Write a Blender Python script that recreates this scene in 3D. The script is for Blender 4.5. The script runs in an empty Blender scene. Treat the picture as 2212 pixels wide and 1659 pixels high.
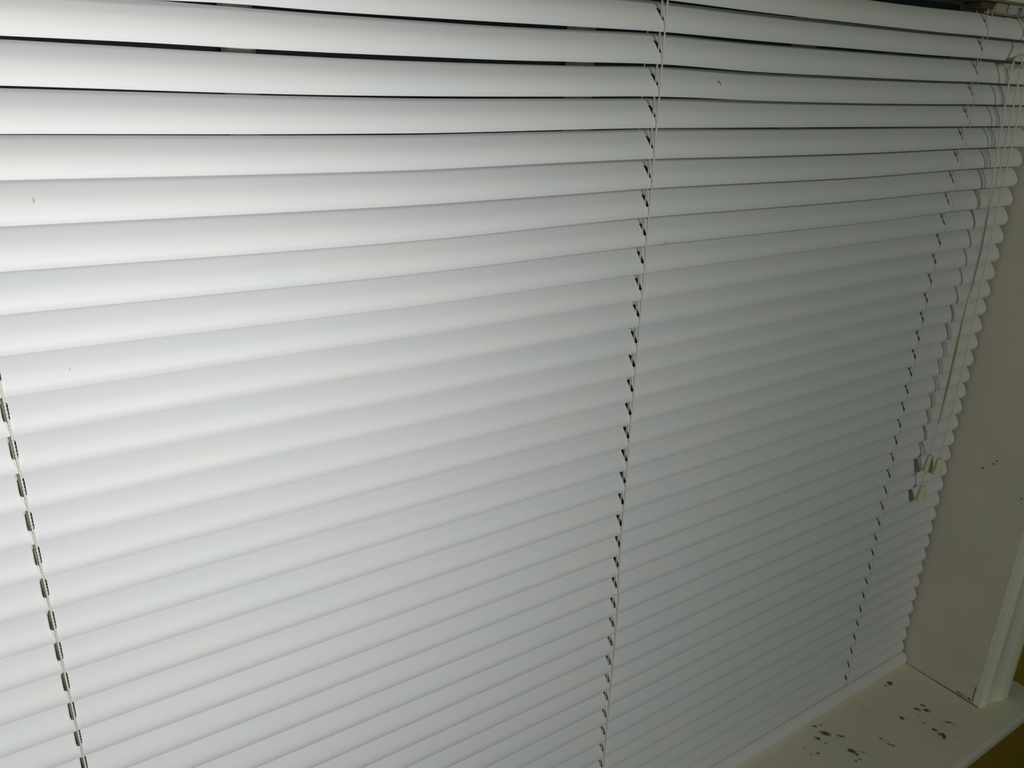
import bpy, bmesh, math, random
from mathutils import Vector, Matrix

C = bpy.context.scene.collection
sc = bpy.context.scene
random.seed(7)

# ------------------------------------------------------------------ camera
cam_d = bpy.data.cameras.new('camera')
cam = bpy.data.objects.new('camera', cam_d)
C.objects.link(cam)
R = Matrix(((0.83901592, 0.17394087, -0.5155549), (-0.54366574, 0.30614709, -0.78147394), (0.02190537, 0.93595862, 0.35142797)))
cam.matrix_world = Matrix.Translation((-0.415322, -0.446533, -0.063472)) @ R.to_4x4()
cam_d.sensor_fit = 'HORIZONTAL'
cam_d.sensor_width = 36.0
cam_d.lens = 36.0 * 1679.249 / 2212.0
cam_d.clip_start = 0.01
sc.camera = cam

# ------------------------------------------------------------------ world, lights, exposure
w = bpy.data.worlds.new('night'); sc.world = w
w.use_nodes = True
w.node_tree.nodes['Background'].inputs[0].default_value = (0.25, 0.55, 0.62, 1)
w.node_tree.nodes['Background'].inputs[1].default_value = 0.006

def light(name, kind, loc, target, energy, color, size):
    d = bpy.data.lights.new(name, kind)
    o = bpy.data.objects.new(name, d); C.objects.link(o)
    o.location = loc
    o.rotation_euler = (Vector(target) - Vector(loc)).to_track_quat('-Z', 'Y').to_euler()
    d.energy = energy; d.color = color
    if kind == 'AREA': d.shape = 'DISK'; d.size = size
    else: d.shadow_soft_size = size
    return o
# the hand-held torch beside the camera
torch = light('torch_light', 'SPOT', (-0.375, -0.478, -0.085), (-0.64, 0, -0.26), 8.1, (0.95, 0.94, 1.0), 0.005)
torch.data.spot_size = math.radians(180); torch.data.spot_blend = 1.0
# the dim room lamp behind the camera, then an added fill
light('room_lamp', 'AREA', (-0.15, -1.4, 0.22), (0.15, 0, -0.4), 4.4, (0.93, 1.0, 0.89), 0.26)
light('low_blue_fill', 'AREA', (-1.0, -1.2, -0.7), (-0.2, 0, -0.6), 0.7, (0.50, 0.74, 1.0), 0.8)  # added cool fill from low left, tints the lower slats

sc.view_settings.view_transform = 'Standard'
sc.view_settings.look = 'None'
sc.view_settings.gamma = 1.0
sc.view_settings.use_curve_mapping = False
sc.view_settings.exposure = 0.0

# ------------------------------------------------------------------ materials
def mat(name, color, rough=0.5, spec=0.5, var=None, vscale=(20, 20, 20), vamt=0.5, bump=0.0, bscale=200, metal=0.0):
    m = bpy.data.materials.new(name); m.use_nodes = True
    nt = m.node_tree; b = nt.nodes['Principled BSDF']
    b.inputs['Base Color'].default_value = (*color, 1)
    b.inputs['Roughness'].default_value = rough
    b.inputs['Specular IOR Level'].default_value = spec
    b.inputs['Metallic'].default_value = metal
    g = nt.nodes.new('ShaderNodeNewGeometry')
    if var:
        mp = nt.nodes.new('ShaderNodeMapping'); mp.inputs['Scale'].default_value = vscale
        nt.links.new(g.outputs['Position'], mp.inputs['Vector'])
        n = nt.nodes.new('ShaderNodeTexNoise'); n.inputs['Scale'].default_value = 1.0
        n.inputs['Detail'].default_value = 3.0
        nt.links.new(mp.outputs[0], n.inputs['Vector'])
        r = nt.nodes.new('ShaderNodeValToRGB')
        r.color_ramp.elements[0].position = 0.5 - vamt / 2; r.color_ramp.elements[0].color = (*color, 1)
        r.color_ramp.elements[1].position = 0.5 + vamt / 2; r.color_ramp.elements[1].color = (*var, 1)
        nt.links.new(n.outputs[0], r.inputs[0])
        nt.links.new(r.outputs[0], b.inputs['Base Color'])
    if bump:
        n2 = nt.nodes.new('ShaderNodeTexNoise'); n2.inputs['Scale'].default_value = bscale
        nt.links.new(g.outputs['Position'], n2.inputs['Vector'])
        bp = nt.nodes.new('ShaderNodeBump'); bp.inputs['Strength'].default_value = bump
        bp.inputs['Distance'].default_value = 0.0006
        nt.links.new(n2.outputs[0], bp.inputs['Height'])
        nt.links.new(bp.outputs[0], b.inputs['Normal'])
    return m

def add_spots(m, spots, color, wobble=0.004, nscale=260.0, soft=0.25):
    """chips and specks: spots = (centre, radii, angle about z) ellipses with a ragged outline"""
    nt = m.node_tree; b = nt.nodes['Principled BSDF']; L = nt.links.new
    g = nt.nodes.new('ShaderNodeNewGeometry')
    n = nt.nodes.new('ShaderNodeTexNoise'); n.inputs['Scale'].default_value = nscale; n.inputs['Detail'].default_value = 3
    L(g.outputs['Position'], n.inputs['Vector'])
    s = nt.nodes.new('ShaderNodeVectorMath'); s.operation = 'SUBTRACT'; s.inputs[1].default_value = (.5, .5, .5)
    L(n.outputs['Color'], s.inputs[0])
    sc_ = nt.nodes.new('ShaderNodeVectorMath'); sc_.operation = 'SCALE'; sc_.inputs['Scale'].default_value = wobble
    L(s.outputs[0], sc_.inputs[0])
    ad = nt.nodes.new('ShaderNodeVectorMath'); ad.operation = 'ADD'
    L(g.outputs['Position'], ad.inputs[0]); L(sc_.outputs[0], ad.inputs[1])
    last = None
    for c, rad, ang in spots:
        su = nt.nodes.new('ShaderNodeVectorMath'); su.operation = 'SUBTRACT'; su.inputs[1].default_value = c
        L(ad.outputs[0], su.inputs[0])
        mp = nt.nodes.new('ShaderNodeMapping'); mp.vector_type = 'TEXTURE'
        mp.inputs['Rotation'].default_value = (0, 0, ang); mp.inputs['Scale'].default_value = rad
        L(su.outputs[0], mp.inputs['Vector'])
        ln = nt.nodes.new('ShaderNodeVectorMath'); ln.operation = 'LENGTH'
        L(mp.outputs[0], ln.inputs[0])
        if last is None: last = ln.outputs['Value']
        else:
            mi = nt.nodes.new('ShaderNodeMath'); mi.operation = 'MINIMUM'
            L(last, mi.inputs[0]); L(ln.outputs['Value'], mi.inputs[1]); last = mi.outputs[0]
    mr = nt.nodes.new('ShaderNodeMapRange')
    mr.inputs['From Min'].default_value = 1.0 - soft; mr.inputs['From Max'].default_value = 1.0 + soft
    mr.inputs['To Min'].default_value = 1.0; mr.inputs['To Max'].default_value = 0.0
    L(last, mr.inputs['Value'])
    mx = nt.nodes.new('ShaderNodeMix'); mx.data_type = 'RGBA'
    L(mr.outputs[0], mx.inputs[0])
    src = b.inputs['Base Color']
    if src.links: L(src.links[0].from_socket, mx.inputs[6])
    else: mx.inputs[6].default_value = src.default_value
    mx.inputs[7].default_value = (*color, 1)
    L(mx.outputs[2], b.inputs['Base Color'])

M_slat = mat('slat_vinyl', (0.73, 0.75, 0.74), 0.55, 0.22, var=(0.78, 0.757, 0.722), vscale=(13, 70, 70), vamt=0.5, bump=0.08, bscale=900)
M_rail = mat('rail_plastic', (0.80, 0.79, 0.76), 0.45, 0.35)
M_cord = mat('tan_cord', (0.55, 0.50, 0.41), 0.85, 0.2, bump=0.4, bscale=1500)
M_string = mat('pale_string', (0.72, 0.69, 0.60), 0.6, 0.3)
M_pull = mat('pull_string', (0.80, 0.78, 0.68), 0.7, 0.3)
M_tassel = mat('yellowed_plastic', (0.78, 0.70, 0.44), 0.45, 0.4)
M_paint = mat('trim_paint', (0.84, 0.70, 0.58), 0.5, 0.35, var=(0.74, 0.68, 0.57), vscale=(9, 9, 9), vamt=0.3, bump=0.15, bscale=120)
M_sill = mat('sill_paint', (0.80, 0.70, 0.56), 0.45, 0.35, var=(0.72, 0.70, 0.54), vscale=(10, 10, 10), vamt=0.3, bump=0.15, bscale=120)
M_casing = mat('casing_paint', (0.93, 0.91, 0.70), 0.45, 0.4, bump=0.15, bscale=120)
M_wall = mat('yellow_wall_paint', (0.42, 0.27, 0.025), 0.7, 0.2, var=(0.37, 0.24, 0.02), vscale=(6, 6, 6), bump=0.2, bscale=160)
M_metal = mat('grey_metal', (0.42, 0.43, 0.42), 0.5, 0.5)
M_steel = mat('bright_steel', (0.85, 0.85, 0.85), 0.12, 0.5, metal=1.0)
M_brown = mat('brown_plastic', (0.10, 0.07, 0.04), 0.6, 0.3)
M_beige = mat('beige_plastic', (0.42, 0.38, 0.26), 0.6, 0.3)
M_head = mat('headrail_enamel', (0.62, 0.60, 0.54), 0.5, 0.4)
M_under = mat('headrail_brown_underside', (0.24, 0.19, 0.10), 0.8, 0.2)  # browner and darker than the headrail enamel
M_sash = mat('sash_paint', (0.52, 0.50, 0.43), 0.6, 0.2)
M_glass = bpy.data.materials.new('window_glass'); M_glass.use_nodes = True
_b = M_glass.node_tree.nodes['Principled BSDF']
_b.inputs['Base Color'].default_value = (0.9, 0.97, 0.95, 1)
_b.inputs['Roughness'].default_value = 0.02
_b.inputs['Transmission Weight'].default_value = 1.0
_b.inputs['IOR'].default_value = 1.45

# ------------------------------------------------------------------ mesh helpers
def obj(name, verts, faces, m, parent=None, smooth=False, label=None):
    me = bpy.data.meshes.new(name)
    me.from_pydata([tuple(v) for v in verts], [], faces)
    bm = bmesh.new(); bm.from_mesh(me)
    bmesh.ops.recalc_face_normals(bm, faces=bm.faces)
    bm.to_mesh(me); bm.free()
    me.materials.append(m)
    for p in me.polygons: p.use_smooth = smooth
    o = bpy.data.objects.new(name, me); C.objects.link(o)
    if parent: o.parent = parent
    if label: o['label'] = label
    return o

class MB:
    def __init__(s): s.v = []; s.f = []
    def add(s, v, f):
        n = len(s.v); s.v += [tuple(p) for p in v]; s.f += [tuple(i + n for i in q) for q in f]
        return s
    def box(s, x0, x1, y0, y1, z0, z1):
        v = [(x, y, z) for x in (x0, x1) for y in (y0, y1) for z in (z0, z1)]
        return s.add(v, [(0, 1, 3, 2), (4, 6, 7, 5), (0, 4, 5, 1), (2, 3, 7, 6), (0, 2, 6, 4), (1, 5, 7, 3)])
    def prism_x(s, prof, x0, x1):           # profile of (y, z) extruded along x
        n = len(prof)
        v = [(x0, y, z) for y, z in prof] + [(x1, y, z) for y, z in prof]
        f = [(i, (i + 1) % n, n + (i + 1) % n, n + i) for i in range(n)] + [tuple(range(n)), tuple(range(2 * n - 1, n - 1, -1))]
        return s.add(v, f)
    def prism_z(s, prof, z0, z1):           # profile of (x, y) extruded along z
        n = len(prof)
        v = [(x, y, z0) for x, y in prof] + [(x, y, z1) for x, y in prof]
        f = [(i, (i + 1) % n, n + (i + 1) % n, n + i) for i in range(n)] + [tuple(range(n)), tuple(range(2 * n - 1, n - 1, -1))]
        return s.add(v, f)
    def tube(s, pts, r, seg=6):
        pts = [Vector(p) for p in pts]; rings = []; up = None
        for i, p in enumerate(pts):
            a = pts[max(i - 1, 0)]; b = pts[min(i + 1, len(pts) - 1)]
            t = (b - a).normalized()
            if up is None: up = Vector((1, 0, 0)) if abs(t.x) < .9 else Vector((0, 1, 0))
            up = (up - t * up.dot(t)).normalized(); q = t.cross(up)
            rr = r[i] if isinstance(r, (list, tuple)) else r
            rings.append([p + (up * math.cos(2 * math.pi * k / seg) + q * math.sin(2 * math.pi * k / seg)) * rr for k in range(seg)])
        v = [x for ring in rings for x in ring]; f = []
        for i in range(len(rings) - 1):
            for k in range(seg):
                f.append((i * seg + k, i * seg + (k + 1) % seg, (i + 1) * seg + (k + 1) % seg, (i + 1) * seg + k))
        f += [tuple(range(seg)), tuple(range(len(v) - 1, len(v) - seg - 1, -1))]
        return s.add(v, f)
    def lathe(s, prof, c, seg=20, lobes=0, amp=0.0):
        v = []; f = []
        for r, z in prof:
            for k in range(seg):
                a = 2 * math.pi * k / seg; rr = r * (1 + amp * math.cos(lobes * a))
                v.append((c[0] + rr * math.cos(a), c[1] + rr * math.sin(a), c[2] + z))
        for i in range(len(prof) - 1):
            for k in range(seg):
                f.append((i * seg + k, i * seg + (k + 1) % seg, (i + 1) * seg + (k + 1) % seg, (i + 1) * seg + k))
        return s.add(v, f)
    def build(s, name, m, parent=None, smooth=False, label=None):
        return obj(name, s.v, s.f, m, parent, smooth, label)

def empty(name, loc, label=None, cat=None, kind=None):
    o = bpy.data.objects.new(name, None); C.objects.link(o); o.location = loc
    o.empty_display_size = 0.05
    if label: o['label'] = label
    if cat: o['category'] = cat
    if kind: o['kind'] = kind
    return o

def bevel(o, wd, seg=2, ang=0.6):
    b = o.modifiers.new('bevel', 'BEVEL'); b.width = wd; b.segments = seg
    b.limit_method = 'ANGLE'; b.angle_limit = ang
    return o

# ------------------------------------------------------------------ setting: window, trim, wall
JX = 0.5615          # inner face of the right jamb
WY = -0.1005         # room face of the wall
SZ = -0.815          # top of the sill
HZ = 0.075           # underside of the head jamb
Z_TABLE = {
    0: [(0.0069, -0.00104), (0.0278, -0.00132), (0.1018, -0.00231), (0.2178, -0.00281), (0.3304, -0.00298), (0.4277, -0.0023), (0.4998, -0.00223)],
    1: [(-0.3409, -0.00421), (-0.2973, -0.00283), (-0.2484, -0.00306), (-0.1928, -0.00254), (-0.1459, -0.00192), (-0.0749, -0.00082), (0.0006, 0.00012), (0.0307, -8e-05), (0.1058, -0.00078), (0.2236, -0.00104), (0.3378, -0.0012), (0.4236, -0.00078), (0.51, -0.00087)],
    2: [(-0.401, -0.00174), (-0.3435, -0.00167), (-0.2995, -0.00213), (-0.2498, -0.0023), (-0.1933, -0.00204), (-0.1456, -0.00188), (-0.0735, -0.00067), (0.0005, 0.00055), (0.0338, 4e-05), (0.1103, -0.00156), (0.23, -0.0017), (0.3461, -0.00155), (0.4279, -0.00098), (0.5211, -0.00122)],
    3: [(-0.4048, -0.00125), (-0.3465, -0.00204), (-0.3017, -0.00262), (-0.2512, -0.00281), (-0.1938, -0.00248), (-0.1453, -0.00195), (-0.0721, -0.0008), (0.0004, 0.0003), (0.0369, 0.00012), (0.1146, -0.00115), (0.2362, -0.00149), (0.354, -0.00097), (0.429, -0.00028), (0.5315, -0.00011)],
    4: [(-0.4085, -0.00087), (-0.2526, -0.00208), (-0.1943, -0.00214), (-0.1451, -0.00165), (-0.0707, -0.00055), (0.0003, 7e-05), (0.0401, 4e-05), (0.4307, 8e-05), (0.5423, 4e-05)],
    5: [(-0.4122, -0.0001), (-0.254, -0.0019), (-0.1948, -0.00218), (-0.1448, -0.00161), (-0.0693, -0.0006), (0.0004, -0.00016), (0.1232, -0.00097), (0.2487, -0.0013), (0.4313, 5e-05)],
    6: [(-0.416, -3e-05), (-0.2553, -0.00161), (-0.1953, -0.00194), (-0.1446, -0.00156), (-0.0679, -0.0009), (0.0007, -8e-05), (0.1275, -0.00072), (0.255, -0.00147), (0.4321, 0.00047)],
    7: [(-0.4198, -8e-05), (-0.2568, -0.00232), (-0.1958, -0.00256), (-0.0, -0.00015), (0.1319, -0.00077), (0.2612, -0.00132), (0.4316, 0.00035)],
    8: [(-0.4236, 0.0002), (-0.2582, -0.00181), (-0.1963, -0.00227), (-0.0001, -0.0006), (0.2675, -0.0015), (0.4323, 0.00014)],
    9: [(-0.4273, 0.00082), (-0.2596, -0.00139), (-0.1968, -0.00226), (0.0004, -0.0008), (0.4268, 0.00016)],
    10: [(-0.4312, 0.00077), (-0.2609, -0.00029), (-0.1973, -0.00142), (0.0001, -0.00072), (0.423, 0.00057)],
    11: [(-0.435, 0.00077), (-0.2623, -1e-05), (-0.1978, -0.00162), (-0.0001, -0.00076), (0.4223, 0.00089)],
    12: [(-0.4388, 0.00092), (-0.2637, -0.0008), (-0.1983, -0.00147), (-0.0008, -0.00145), (0.4223, 0.00092)],
    13: [(-0.4427, 0.0002), (-0.2651, -0.00072), (-0.1988, -0.00104), (-0.0006, -0.00052), (0.1265, 0.00041), (0.4221, 0.00107)],
    14: [(-0.4464, 0.00083), (-0.2665, -0.00031), (-0.1993, -0.00031), (-0.0003, -0.00068), (0.1304, 0.00072), (0.2659, 0.00159), (0.4232, 0.00081)],
    15: [(-0.4503, 0.00035), (-0.2679, 9e-05), (-0.1998, 0.00016), (-0.0009, -0.00024), (0.1344, -1e-05), (0.2719, 0.00082), (0.423, 0.00017)],
    16: [(-0.4541, 0.00051), (-0.2693, 0.00076), (-0.2003, 0.00042), (-0.0011, -0.00036), (0.1384, -0.0001), (0.2777, 0.00062), (0.4233, 0.00044)],
    17: [(-0.4581, -0.00019), (-0.2707, -0.00015), (-0.2008, -0.00024), (-0.0007, -0.00038), (0.1422, 0.00035), (0.2837, -0.00062), (0.4235, 0.00064)],
    18: [(-0.4619, -0.00025), (-0.2721, -0.00012), (-0.2013, 8e-05), (-0.0006, 0.00013), (0.2891, 0.00059), (0.4236, 0.00078)],
    19: [(-0.4659, -0.00091), (-0.2736, -0.00077), (-0.2018, -0.00035), (-0.001, 0.00063), (0.4235, 0.00118)],
    20: [(-0.4697, -0.0012), (-0.275, -0.00069), (-0.2023, -0.00052), (-0.0015, 0.00046), (0.4232, 0.00155)],
    21: [(-0.2764, -0.00051), (-0.2028, -0.00014), (-0.0011, 0.00041), (0.4231, 0.00125)],
    22: [(-0.2778, -0.00012), (-0.2033, 2e-05), (-0.0005, 0.00047), (0.424, 0.00125)],
    23: [(-0.2792, -0.00012), (-0.2038, 2e-05), (0.0015, -0.0), (0.4254, 0.00041)],
    24: [(-0.2806, -0.00065), (-0.2044, -0.00056), (0.0015, -0.00052), (0.1695, 0.00126), (0.4267, 0.00047)],
    25: [(-0.2821, -0.00129), (-0.2049, -0.00094), (0.0017, -0.00035), (0.1734, 0.00127), (0.4268, -0.00016)],
    26: [(-0.2054, -0.00176), (0.0015, -0.00055), (0.1775, 0.00026), (0.4275, -0.001)],
    27: [(0.0017, -0.00135), (0.1814, 0.00017), (0.3411, -0.00035), (0.4269, -0.0008)],
    28: [(0.0009, -0.00083), (0.1852, 0.00103), (0.3467, 0.00018), (0.427, -0.00045)],
    29: [(0.001, -0.00076), (0.189, 0.0011), (0.3521, 0.00128), (0.4275, 0.00014)],
    30: [(0.0006, -0.00046), (0.1929, 0.00125), (0.3581, 0.0002), (0.4275, 0.00037)],
    31: [(0.0003, -0.00103), (0.1966, 0.00120), (0.3637, 0.00097), (0.4271, 0.00079)],
    32: [(0.0007, -0.00105), (0.3693, 0.00131), (0.4262, 0.00069)],
    33: [(0.3751, 0.0011), (0.426, 0.0004)],
    34: [(0.3814, -0.00075), (0.4261, 0.00084)],
    35: [(0.4267, -0.00045)],
    36: [(0.4263, -0.00106)],
    37: [(0.4303, -0.00061)],
}
MID = [0.006, -0.0003, -0.0004, -0.0005, -0.0007, -0.0005, -0.0002, -0.001, -0.001, -0.0005, -0.0008, -0.001, -0.0017, -0.0015, -0.0012, -0.0018, -0.002, -0.0016, -0.0016, -0.002, -0.0024, -0.002, -0.0014, 0.0006, 0.0006, 0.0008, 0.0006, 0.0008, -0.0, 0.0, -0.0003, -0.0007, -0.0003]
RGT = [0.4258, 0.4217, 0.426, 0.4271, 0.4288, 0.4294, 0.4302, 0.4297, 0.4304, 0.4249, 0.4211, 0.4204, 0.4205, 0.4202, 0.4213, 0.4212, 0.4215, 0.4216, 0.4217, 0.4216, 0.4214, 0.4212, 0.4221, 0.4235, 0.4248, 0.425, 0.4257, 0.4251, 0.4251, 0.4256, 0.4256, 0.4253, 0.4243, 0.4241, 0.4242, 0.4248, 0.4244]
LFT = [(-0.4298, -0.2506), (-0.4297, -0.277), (-0.4299, -0.2982), (-0.4303, -0.32), (-0.4304, -0.339), (-0.4305, -0.3608), (-0.4304, -0.3821), (-0.4303, -0.407), (-0.4303, -0.4292), (-0.4304, -0.4506)]
C1 = [(0.4916, -0.008, 0.0045), (0.468, -0.012, -0.0189), (0.4625, -0.013, -0.0269), (0.4623, -0.013, -0.0377), (0.4682, -0.014, -0.0978), (0.4746, -0.014, -0.1448), (0.4791, -0.015, -0.214), (0.478, -0.015, -0.2579), (0.4767, -0.015, -0.3006), (0.4748, -0.016, -0.3529), (0.4752, -0.016, -0.411), (0.474, -0.016, -0.4621)]
C2 = [(0.5123, -0.008, -0.0074), (0.4787, -0.013, -0.0185), (0.479, -0.014, -0.0307), (0.4819, -0.014, -0.0979), (0.4812, -0.015, -0.1449), (0.4785, -0.015, -0.1764), (0.479, -0.016, -0.2139), (0.4779, -0.016, -0.2577), (0.4746, -0.017, -0.2998), (0.4748, -0.017, -0.3526), (0.4732, -0.018, -0.4098), (0.4861, -0.0095, -0.4647), (0.4854, -0.0095, -0.4896), (0.4793, -0.013, -0.5056)]
C3 = [(0.5179, -0.012, -0.0161), (0.4748, -0.022, -0.0266), (0.4725, -0.024, -0.0504), (0.471, -0.026, -0.0971), (0.4706, -0.027, -0.1433), (0.4738, -0.027, -0.2115), (0.4728, -0.028, -0.252), (0.475, -0.028, -0.2944), (0.4748, -0.029, -0.3489), (0.4737, -0.029, -0.4059), (0.4705, -0.029, -0.46)]
CHIPS = [(0.5028, -0.0186, -0.815), (0.489, -0.0665, -0.815), (0.4977, -0.0741, -0.815), (0.5017, -0.0667, -0.815), (0.4568, -0.0653, -0.815), (0.5023, -0.102, -0.815), (0.5025, -0.109, -0.815), (0.4742, -0.099, -0.815), (0.4739, -0.1086, -0.815), (0.4717, -0.1122, -0.815), (0.4732, -0.0855, -0.815), (0.4807, -0.0752, -0.815), (0.4931, -0.089, -0.815), (0.4886, -0.1007, -0.815), (0.4017, -0.0712, -0.815), (0.404, -0.0762, -0.815), (0.4025, -0.083, -0.815), (0.4874, -0.1197, -0.815), (0.4929, -0.018, -0.815), (0.5247, -0.0847, -0.815), (0.348, -0.0283, -0.815), (0.3327, -0.0286, -0.815), (0.3471, -0.0137, -0.815), (0.3612, -0.0417, -0.815), (0.3549, -0.0161, -0.815), (0.3348, -0.039, -0.815), (0.3135, -0.044, -0.815), (0.3522, -0.0635, -0.815), (0.3524, -0.07, -0.815), (0.3495, -0.0766, -0.815), (0.3423, -0.076, -0.815), (0.3059, -0.0298, -0.815), (0.3616, -0.0712, -0.815), (0.3041, -0.0402, -0.815), (0.402, -0.0837, -0.815), (0.4275, -0.0295, -0.815)]
JCHIPS = [(0.5615, -0.0801, -0.8113), (0.5615, -0.0837, -0.8116), (0.5615, -0.0866, -0.8118), (0.5615, -0.0942, -0.8108), (0.5615, -0.0498, -0.4799), (0.5615, -0.0529, -0.4749), (0.5615, -0.0389, -0.4902), (0.5615, -0.089, -0.5099)]

win = empty('window_1', (0, 0.08, SZ), 'multi-pane sash window behind the closed blind, dark night outside', None, 'structure')
def kid(o, parent):
    o.matrix_parent_inverse = Matrix.Translation(-Vector(parent.location)); return o
f = MB()
f.box(-JX, -JX + .022, .076, .105, SZ, HZ).box(JX - .022, JX, .076, .105, SZ, HZ)
f.box(-JX + .022, JX - .022, .072, .105, SZ, SZ + .05).box(-JX + .022, JX - .022, .072, .105, HZ - .035, HZ)
kid(f.build('window_frame', M_sash, win), win)
for cx in (-.273, -.006, .264):
    kid(MB().prism_z([(cx - .0085, .094), (cx - .0085, .079), (cx - .0045, .0745), (cx + .0045, .0745), (cx + .0085, .079), (cx + .0085, .094)], SZ + .05, HZ - .035).build('muntin', M_sash, win, label='slim vertical glazing bar seen through the gaps of the blind'), win)
gp = [(.0850, SZ + .05), (.0890, SZ + .05), (.1015, HZ - .035), (.0975, HZ - .035)]     # pane tilted so the torch's reflection lands behind a slat
kid(MB().prism_x(gp, -JX + .022, JX - .022).build('window_pane', M_glass, win), win)

o = MB().box(JX, JX + .02, WY, .12, SZ - .02, HZ).build('trim_1', M_paint, label='painted right jamb board beside the slat ends'); o['kind'] = 'structure'
add_spots(M_paint, [(p, (.004, .003, .0011) if i < 4 else (.002, .0016, .0012), 0) for i, p in enumerate(JCHIPS)], (0.20, 0.16, 0.11), wobble=.004)
# hairline crack near the jamb's edge and the open joint above the sill
jc = MB(); jc.tube([(JX, -.0992, -.812), (JX, -.0990, -.800), (JX, -.0991, -.787)], .0006, 5)
j = jc.build('paint_crack', mat('crack_dark', (0.20, 0.16, 0.11), .9, .1), o); 
o = MB().box(-JX - .02, -JX, WY, .12, SZ - .02, HZ).build('trim_2', M_casing, label='painted left jamb board'); o['kind'] = 'structure'
o = MB().box(-JX - .02, JX + .02, WY, .12, HZ, HZ + .02).build('trim_3', M_casing, label='painted head jamb board above the blind'); o['kind'] = 'structure'

# the sill with its rounded nose
nose = [(.072, SZ), (-.144, SZ), (-.1465, SZ - .0010), (-.1482, SZ - .0035), (-.149, SZ - .008), (-.1486, SZ - .013), (-.147, SZ - .0165), (-.144, SZ - .018), (.072, SZ - .018)]
sill = MB().prism_x(nose, -JX, JX)
horn = [(WY, SZ), (-.144, SZ), (-.1465, SZ - .0010), (-.1482, SZ - .0035), (-.149, SZ - .008), (-.1486, SZ - .013), (-.147, SZ - .0165), (-.144, SZ - .018), (WY, SZ - .018)]
sill.prism_x(horn, JX, .657).prism_x(horn, -.657, -JX)
o = sill.build('trim_4', M_sill, label='painted window sill with brown chips in the paint'); o['kind'] = 'structure'
spots = []
rads = [(.0040, .0045), (.0052, .0024), (.0045, .0030), (.0035, .0020), (.0032, .0030), (.0065, .0016), (.0015, .0012), (.0036, .0028), (.0052, .0036), (.0030, .0034), (.0018, .0014), (.0012, .0012), (.0012, .0012), (.0016, .0010), (.0022, .0014), (.0014, .0012), (.0060, .0008), (.0012, .0012), (.0016, .0010), (.0012, .0010),
        (.0070, .0042), (.0038, .0026), (.0032, .0018), (.0045, .0018), (.0020, .0016), (.0020, .0014), (.0026, .0022), (.0062, .0036), (.0030, .0012), (.0018, .0014), (.0020, .0014), (.0012, .0010), (.0050, .0008), (.0016, .0014), (.0050, .0008), (.0010, .0010)]
for i, p in enumerate(CHIPS):
    rx, ry = rads[i]
    spots.append((p, (rx * .9, ry * .85, .01), -0.9))
add_spots(M_sill, spots, (0.13, 0.085, 0.05), wobble=.0075, nscale=420, soft=.35)
# crumbling joint between sill and jamb
jt = MB().tube([(JX - .0004, -.006, SZ), (JX - .0004, -.04, SZ), (JX - .0006, -.08, SZ), (JX - .0003, -.1085, SZ)], [.0004, .0006, .0011, .0008], 6)
jt.build('joint_gap', bpy.data.materials['crack_dark'], o)

# casing: thin inner edge, thick outer edge
cas = [(JX, WY), (JX, -.1092), (JX + .003, -.1105), (JX + .0075, -.1127), (JX + .013, -.1120), (JX + .022, -.1120), (JX + .030, -.1140), (JX + .038, -.1170), (JX + .047, -.1187), (JX + .054, -.1187), (JX + .0565, -.1172), (JX + .0572, -.1150), (JX + .0572, WY)]
o = MB().prism_z(cas, SZ, HZ).build('trim_5', M_casing, label='moulded casing right of the window, standing on the sill'); o['kind'] = 'structure'
bevel(o, .0006, 2)
o = MB().prism_z([(-x, y) for x, y in cas], SZ, HZ).build('trim_6', M_casing, label='moulded casing left of the window'); o['kind'] = 'structure'
hc = [(y, HZ + (x - JX)) for x, y in cas]
o = MB().prism_x(hc, -JX - .0572, JX + .0572).build('trim_7', M_casing, label='moulded head casing above the window'); o['kind'] = 'structure'
o = MB().prism_x([(WY, SZ - .018), (-.1175, SZ - .018), (-.1185, SZ - .030), (-.1150, SZ - .060), (-.1120, SZ - .075), (WY, SZ - .078)], -.625, .628).build('trim_8', M_casing, label='apron board under the window sill'); o['kind'] = 'structure'

# wall with the window opening
wl = MB()
wl.box(JX + .02, 1.9, WY, .12, -1.7, 1.0).box(-1.9, -JX - .02, WY, .12, -1.7, 1.0)
wl.box(-JX - .02, JX + .02, WY, .12, -1.7, SZ - .02).box(-JX - .02, JX + .02, WY, .12, HZ + .02, 1.0)
o = wl.build('wall_back', M_wall, label='mustard yellow painted wall around the window'); o['kind'] = 'structure'

# ------------------------------------------------------------------ the blind
P = 0.0215; W = 0.0250
XL, XR = -0.5635, 0.5575
LAD = (-0.4305, 0.0, 0.4255)
blind = empty('venetian_blind', (0, 0, SZ), 'white mini blind with closed curved slats filling the window above the sill', 'window blind')

def hermite(tab, x):
    if x <= tab[0][0]: return tab[0][1]
    if x >= tab[-1][0]: return tab[-1][1]
    for i in range(len(tab) - 1):
        x0, y0 = tab[i]; x1, y1 = tab[i + 1]
        if x0 <= x <= x1:
            h = x1 - x0; d = (y1 - y0) / h
            def sl(j):
                if j <= 0 or j >= len(tab) - 1: return None
                a = (tab[j][1] - tab[j - 1][1]) / (tab[j][0] - tab[j - 1][0]); b = (tab[j + 1][1] - tab[j][1]) / (tab[j + 1][0] - tab[j][0])
                return 0.0 if a * b <= 0 else 2 * a * b / (a + b)
            m0 = sl(i); m1 = sl(i + 1)
            m0 = d if m0 is None else m0; m1 = d if m1 is None else m1
            t = (x - x0) / h
            return (2*t**3 - 3*t*t + 1) * y0 + (t**3 - 2*t*t + t) * h * m0 + (-2*t**3 + 3*t*t) * y1 + (t**3 - t*t) * h * m1

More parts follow.
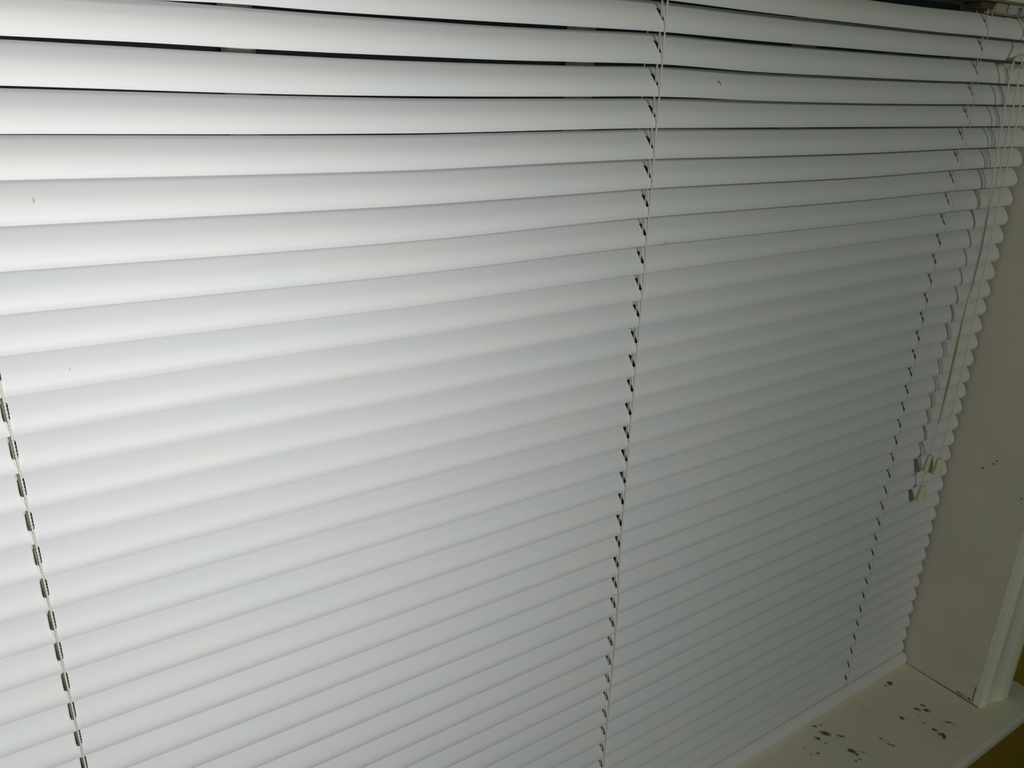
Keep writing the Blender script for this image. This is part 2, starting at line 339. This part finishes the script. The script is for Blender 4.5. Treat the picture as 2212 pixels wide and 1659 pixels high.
ZT = {}
for k, tab in Z_TABLE.items():
    t2 = []
    for p in sorted(tab):
        if t2 and p[0] - t2[-1][0] < .012: continue
        t2.append(p)
    if t2[0][0] > -.3:            # nothing measured at the left ladder: a little sag between the ladders
        z0 = t2[0][1]
        if t2[0][0] > -.1: t2 = [(-.43, 0.0), (-.215, -.0008)] + t2
        else: t2 = [(-.43, 0.0)] + t2
    ZT[k] = t2
def smooth_z(k, x, d=.012):
    return (hermite(ZT[k], x - d) + 2 * hermite(ZT[k], x) + hermite(ZT[k], x + d)) / 4
TILT = {0: ((-.4, 34), (.24, 33.7), (.42, 30.5), (.52, 28.5)), 1: ((-.4, 36), (0, 34), (.4, 31)), 2: ((-.3, 35), (-.1, 35.8), (.02, 33.4), (.12, 31.5), (.3, 30.8)),
        3: ((-.4, 36.3), (-.3, 36), (-.2, 37.8), (-.06, 38.3), (.02, 34.5), (.13, 32.6), (.4, 30)), 4: ((-.4, 37.3), (-.2, 37.9), (-.06, 37.8), (.02, 35), (.2, 33), (.4, 30)),
        5: ((-.4, 38.6), (-.2, 37.6), (-.06, 37.8), (.02, 34.8), (.4, 30)), 6: ((-.4, 35), (0, 34), (.4, 30)), 7: ((-.4, 34), (-.13, 36), (0, 33), (.4, 29.5))}
jit = [random.uniform(-.5, .5) for _ in range(40)]
def tilt(k, x):
    if k in TILT: return math.radians(hermite(TILT[k], x))
    return math.radians(hermite(((-.43, 35.0), (0, 33.5), (.25, 30.5), (.45, 29.0)), x) + jit[k])
SAG = 0.0018
def surf(k, x, s, off=0.0):
    """point of slat k at x, s metres up its width; off lifts it off the room face"""
    th = tilt(k, x); u = s / W
    b = 4 * SAG * u * (1 - u) + (.0022 * (1 - math.exp(-s / .0047)) + .0007 * (1 - math.exp(-s / .0017))) * (1 - u) + off     # curled a little tighter at the lower lip
    zb = -k * P + smooth_z(k, x)
    return (x, s * math.sin(th) - b * math.cos(th), zb + s * math.cos(th) + b * math.sin(th))

ROWS = [0, .0010, .0025, .0040, .0055, .0075, .0095, .0112, .0128, .0145, .0165, .0182, .0198, .0213, .0228, .0241, .0250]
I0, I1 = 4, 12
def columns():
    xs = set()
    x = XL
    for lx in LAD:
        for d in (-.0035, -.00175, 0, .00175, .0035): xs.add(round(lx + d, 6))
    n = 74
    for i in range(n + 1):
        x = XL + (XR - XL) * i / n
        if all(abs(x - lx) > .006 for lx in LAD): xs.add(round(x, 6))
    for d in (.0006, .0016, .003, .005, .0075, .011):
        xs.add(round(XL + d, 6)); xs.add(round(XR - d, 6))
    return sorted(xs)
COLS = columns()
RC = 0.0085
def endpull(x, s):
    """round the slat's corners: squeeze the last columns"""
    dmin = min(s, W - s)
    pull = 0 if dmin >= RC else RC - math.sqrt(max(RC * RC - (RC - dmin) ** 2, 0))
    pull *= .8
    zone = .016
    if x > XR - zone: return x - pull * (x - (XR - zone)) / zone
    if x < XL + zone: return x + pull * ((XL + zone) - x) / zone
    return x
slats = []
for k in range(38):
    nC, nR = len(COLS), len(ROWS)
    V = []; idx = {}
    for i, x in enumerate(COLS):
        for j, s in enumerate(ROWS):
            idx[(i, j)] = len(V); V.append(surf(k, endpull(x, s), s))
    F = []; skip = {}
    for li, lx in enumerate(LAD):
        i0 = COLS.index(round(lx - .0035, 6)); skip[li] = i0
    for i in range(nC - 1):
        for j in range(nR - 1):
            if any(i0 <= i < i0 + 4 and I0 <= j < I1 for i0 in skip.values()): continue
            F.append((idx[(i, j)], idx[(i + 1, j)], idx[(i + 1, j + 1)], idx[(i, j + 1)]))
    for li, lx in enumerate(LAD):
        i0 = skip[li]
        per = [(i, I0) for i in range(i0, i0 + 4)] + [(i0 + 4, j) for j in range(I0, I1)] + [(i, I1) for i in range(i0 + 4, i0, -1)] + [(i0, j) for j in range(I1, I0, -1)]
        inner = []
        for (i, j) in per:
            px, ps = COLS[i] - lx, ROWS[j]
            cs = min(max(ps, .0087), .0166); r = .00165
            dx, ds = px, ps - cs; L = math.hypot(dx, ds)
            inner.append(len(V)); V.append(surf(k, lx + dx / L * r, cs + ds / L * r))
        n = len(per)
        for a in range(n):
            b = (a + 1) % n
            F.append((idx[per[a]], idx[per[b]], inner[b], inner[a]))
    used = sorted({v for q in F for v in q}); rm = {v: n for n, v in enumerate(used)}
    V = [V[v] for v in used]; F = [tuple(rm[v] for v in q) for q in F]
    zc = -k * P
    V = [(x, y, z - zc) for x, y, z in V]
    o = obj('slat', V, F, M_slat, None, True)
    o.location = (0, 0, zc)
    # make the room side the outside
    me = o.data
    s0 = sum(p.normal.y for p in me.polygons)
    if s0 > 0: me.flip_normals()
    so = o.modifiers.new('thickness', 'SOLIDIFY'); so.thickness = 0.00045; so.offset = -1
    es = o.modifiers.new('edge', 'EDGE_SPLIT'); es.split_angle = math.radians(50)
    o.parent = blind; kid(o, blind); slats.append(o)

def bpart(mb, name, m, smooth=True, label=None):
    return kid(mb.build(name, m, blind, smooth, label), blind)

# stains on single slats
add_spots(M_slat, [((0.0655, .003, -0.0526), (.0012, .02, .0007), 0), ((0.0665, .003, -0.0540), (.0006, .02, .0011), 0)], (0.26, 0.08, 0.04), wobble=.0012, nscale=900, soft=.4)
add_spots(M_slat, [((0.0195, .001, -0.1712), (.0013, .02, .0007), 0), ((0.0220, .001, -0.1722), (.0012, .02, .0006), 0), ((-0.4001, .004, -0.1181), (.00035, .02, .0012), 0), ((-0.3983, .004, -0.2052), (.0003, .02, .0006), 0), ((-0.0839, .004, -0.3336), (.0006, .02, .0004), 0)], (0.52, 0.44, 0.28), wobble=.0009, nscale=900, soft=.4)
# amber stain on the left pull cords
add_spots(M_pull, [((0.447, -.0160, -0.350), (.04, .0075, .058), 0)], (0.50, 0.33, 0.11), wobble=.002, nscale=300, soft=.5)

# bottom rail
rail = [(.0005, -.7975), (-.0030, -.7985), (-.0062, -.8008), (-.0082, -.8042), (-.0088, -.8085), (-.0082, -.8125), (-.0066, -.8149), (.0150, -.8149), (.0172, -.8120), (.0172, -.8000), (.0140, -.7972)]
nr = len(rail); cy, cz = .0042, -.8065
secs = [(-.5605, .90), (-.5592, .97), (-.556, 1.0), (.5545, 1.0), (.5577, .97), (.559, .90)]
rv = []; rf = []
for x, sc_r in secs:
    rv += [(x, cy + (y - cy) * sc_r, -.8149 + (z + .8149) * sc_r) for y, z in rail]
for i in range(len(secs) - 1):
    rf += [(i * nr + a, i * nr + (a + 1) % nr, (i + 1) * nr + (a + 1) % nr, (i + 1) * nr + a) for a in range(nr)]
rf += [tuple(range(nr)), tuple(range(len(rv) - 1, len(rv) - nr - 1, -1))]
m_ = MB(); m_.add(rv, rf)
br = bpart(m_, 'bottom_rail', M_rail, True, 'rounded bottom rail resting on the sill')
e = br.modifiers.new('edge', 'EDGE_SPLIT'); e.split_angle = math.radians(50)

# ladders: twisted front string, rear string and rungs over every slat
def twisted(mb, path, rr=.00036, off=.00031, pitch=.0042, seg=5, step=.00055):
    pts = [Vector(p) for p in path]; L = [0]
    for a, b in zip(pts, pts[1:]): L.append(L[-1] + (b - a).length)
    n = int(L[-1] / step); out = ([], [])
    j = 0
    for i in range(n + 1):
        d = L[-1] * i / n
        while j < len(L) - 2 and L[j + 1] < d: j += 1
        p = pts[j].lerp(pts[j + 1], (d - L[j]) / (L[j + 1] - L[j]))
        a = 2 * math.pi * d / pitch
        for q in range(2):
            aa = a + q * math.pi
            out[q].append(p + Vector((math.cos(aa), math.sin(aa), 0)) * off)
    for q in range(2): mb.tube(out[q], rr, seg)

def xoff(li, k):
    if li == 1: return MID[min(k, len(MID) - 1)] if k > 0 else 0
    if li == 2: return RGT[min(k, len(RGT) - 1)] - LAD[2]
    return 0.0
for li, lx in enumerate(LAD):
    path = [(lx + xoff(li, 0) + .0002, -.0013, .024)]
    for k in range(38):
        x = lx + xoff(li, k) + .0008
        path.append((x, -.0013, -k * P + smooth_z(k, x)))
    path += [(lx + .001, -.0040, -.7985), (lx + .001, -.0085, -.8035), (lx + .001, -.0097, -.8085), (lx + .001, -.0090, -.8135), (lx + .001, -.0078, -.8144)]
    mb = MB()
    if li < 2:
        twisted(mb, path)
    else:
        mb.tube(path, .00024, 6)
    # rear string
    rp = [(lx - .0012, .0140, .026)]
    for k in range(38):
        p = surf(k, lx - .0012, W); rp.append((p[0], p[1] + .0009, p[2]))
    rp.append((lx - .0012, .0165, -.797))
    mb.tube(rp, .00045, 6)
    # rungs lying on the slats
    for k in range(38):
        xo = xoff(li, k) + .0008
        pts = []
        for i in range(13):
            s = W * i / 12
            x = lx + xo * max(0, 1 - i / 5) - .0019 * min(1, i / 4)
            pts.append(surf(k, x, s, .00012))
        mb.tube(pts, .00022, 5)
    bpart(mb, 'ladder_string', M_string, True, ['twisted pale ladder string near the left end', 'twisted pale ladder string down the middle', 'thin pale ladder string near the right end'][li])
    # lift cord threaded through the slots
    wv = random.Random(li)
    lp = [(lx, .0040, .027)] + [(lx + wv.uniform(-.0003, .0003), .0034 if k < 7 else .0046, -k * P + .008) for k in range(38)] + [(lx, .003, -.797)]
    bpart(MB().tube(lp, .00078, 8), 'lift_cord', M_cord, True, 'tan braided lift cord threaded through the slat slots')

# headrail with its fittings
hr = MB()
hr.box(-.5615, .5615, -.0045, .0215, .030, .058)
bpart(hr, 'headrail', M_head, False, 'slim white headrail above the slats')
bpart(MB().box(-.5600, .5600, -.0035, .0205, .0282, .0299), 'headrail_bottom', M_under, False, 'brown underside of the headrail')
# cord lock: grey housing with a round-topped dark opening and a steel roller, beige cheek beside it
hole = [(.4745, .0195), (.4745, .0235), (.4752, .0252), (.4765, .0262), (.4785, .0266), (.4805, .0266), (.4805, .0195)]
cl = MB()
cl.box(.4545, .4725, -.0015, .0120, .0195, .0281)
cl.box(.4725, .4812, .0035, .0120, .0195, .0281)
cl.box(.4725, .4812, -.0015, .0035, .0262, .0281)
cl.box(.4805, .4812, -.0015, .0035, .0195, .0262)
cl = bpart(cl, 'cord_lock', M_metal, False, 'grey cord lock with a dark opening')
bevel(cl, .0005)
bpart(MB().box(.4732, .4802, .0032, .0034, .0196, .0262), 'opening', mat('opening_shade', (.01, .01, .01), .8, .1), False, 'black plate painted as the shade inside the cord lock')  # thin black plate stands in for the shade of the opening
bpart(MB().tube([(.4768, .0004, .0226), (.4794, .0004, .0226)], .0007, 14), 'roller', M_steel, True, 'bright steel roller in the cord lock')
bc = bpart(MB().box(.4330, .4525, -.0005, .0120, .0195, .0281), 'guide_block', M_beige, False, 'beige guide block beside the cord lock')
bevel(bc, .0008)
bc = bpart(MB().box(.4815, .4960, -.0008, .0120, .0195, .0281), 'guide_block', M_beige, False, 'beige guide block right of the cord lock')
bevel(bc, .0008)
bpart(MB().box(.4080, .4325, .0020, .0180, .0225, .0281), 'ladder_drum', M_brown, False, 'dark brown drum above the right ladder')

# pull cords and their tassels
def smooth_path(pts, n=6):
    pts = [Vector(p) for p in pts]; out = []
    for i in range(len(pts) - 1):
        a = pts[max(i - 1, 0)]; b = pts[i]; c = pts[i + 1]; d = pts[min(i + 2, len(pts) - 1)]
        for t in range(n):
            u = t / n
            out.append(.5 * ((2 * b) + (c - a) * u + (2 * a - 5 * b + 4 * c - d) * u * u + (3 * b - a - 3 * c + d) * u ** 3))
    out.append(pts[-1]); return out
tas_prof = [(.0007, 0), (.0028, -.0002), (.0032, -.0010), (.0037, -.0070), (.0046, -.0132), (.0056, -.0190), (.0058, -.0201), (.0053, -.0203), (.0037, -.0140)]
for i, (path, lab) in enumerate(((C1, 'stained left pull cord'), (C2, 'longest pull cord ending below the other two'), (C3, 'rightmost pull cord hanging clear of the others'))):
    top = [(.4870 + .004 * i, -.006, .0290)] if i else [(.4840, -.006, .0290)]
    o = bpart(MB().tube(smooth_path(top + path), .00085, 8), 'pull_cord', M_pull, True, lab)
    end = path[-1]
    t = MB().lathe(tas_prof, (end[0], end[1], end[2] + .0005), 24, 6, .05).build('tassel', M_tassel, o, True)
    es = t.modifiers.new('edge', 'EDGE_SPLIT'); es.split_angle = math.radians(45)
# the knot that gathers the cords near the top
kx, ky, kz = C1[1]
kn = MB().tube(smooth_path([(kx - .006, ky - .002, kz - .0035), (kx + .002, ky - .001, kz - .001), (kx + .010, ky, kz), (kx + .020, ky + .002, kz + .002), (kx + .030, ky + .004, kz + .003)]), .0021, 8)
bpart(kn, 'cord_knot', M_tassel, True, 'yellowed loop gathering the pull cords')
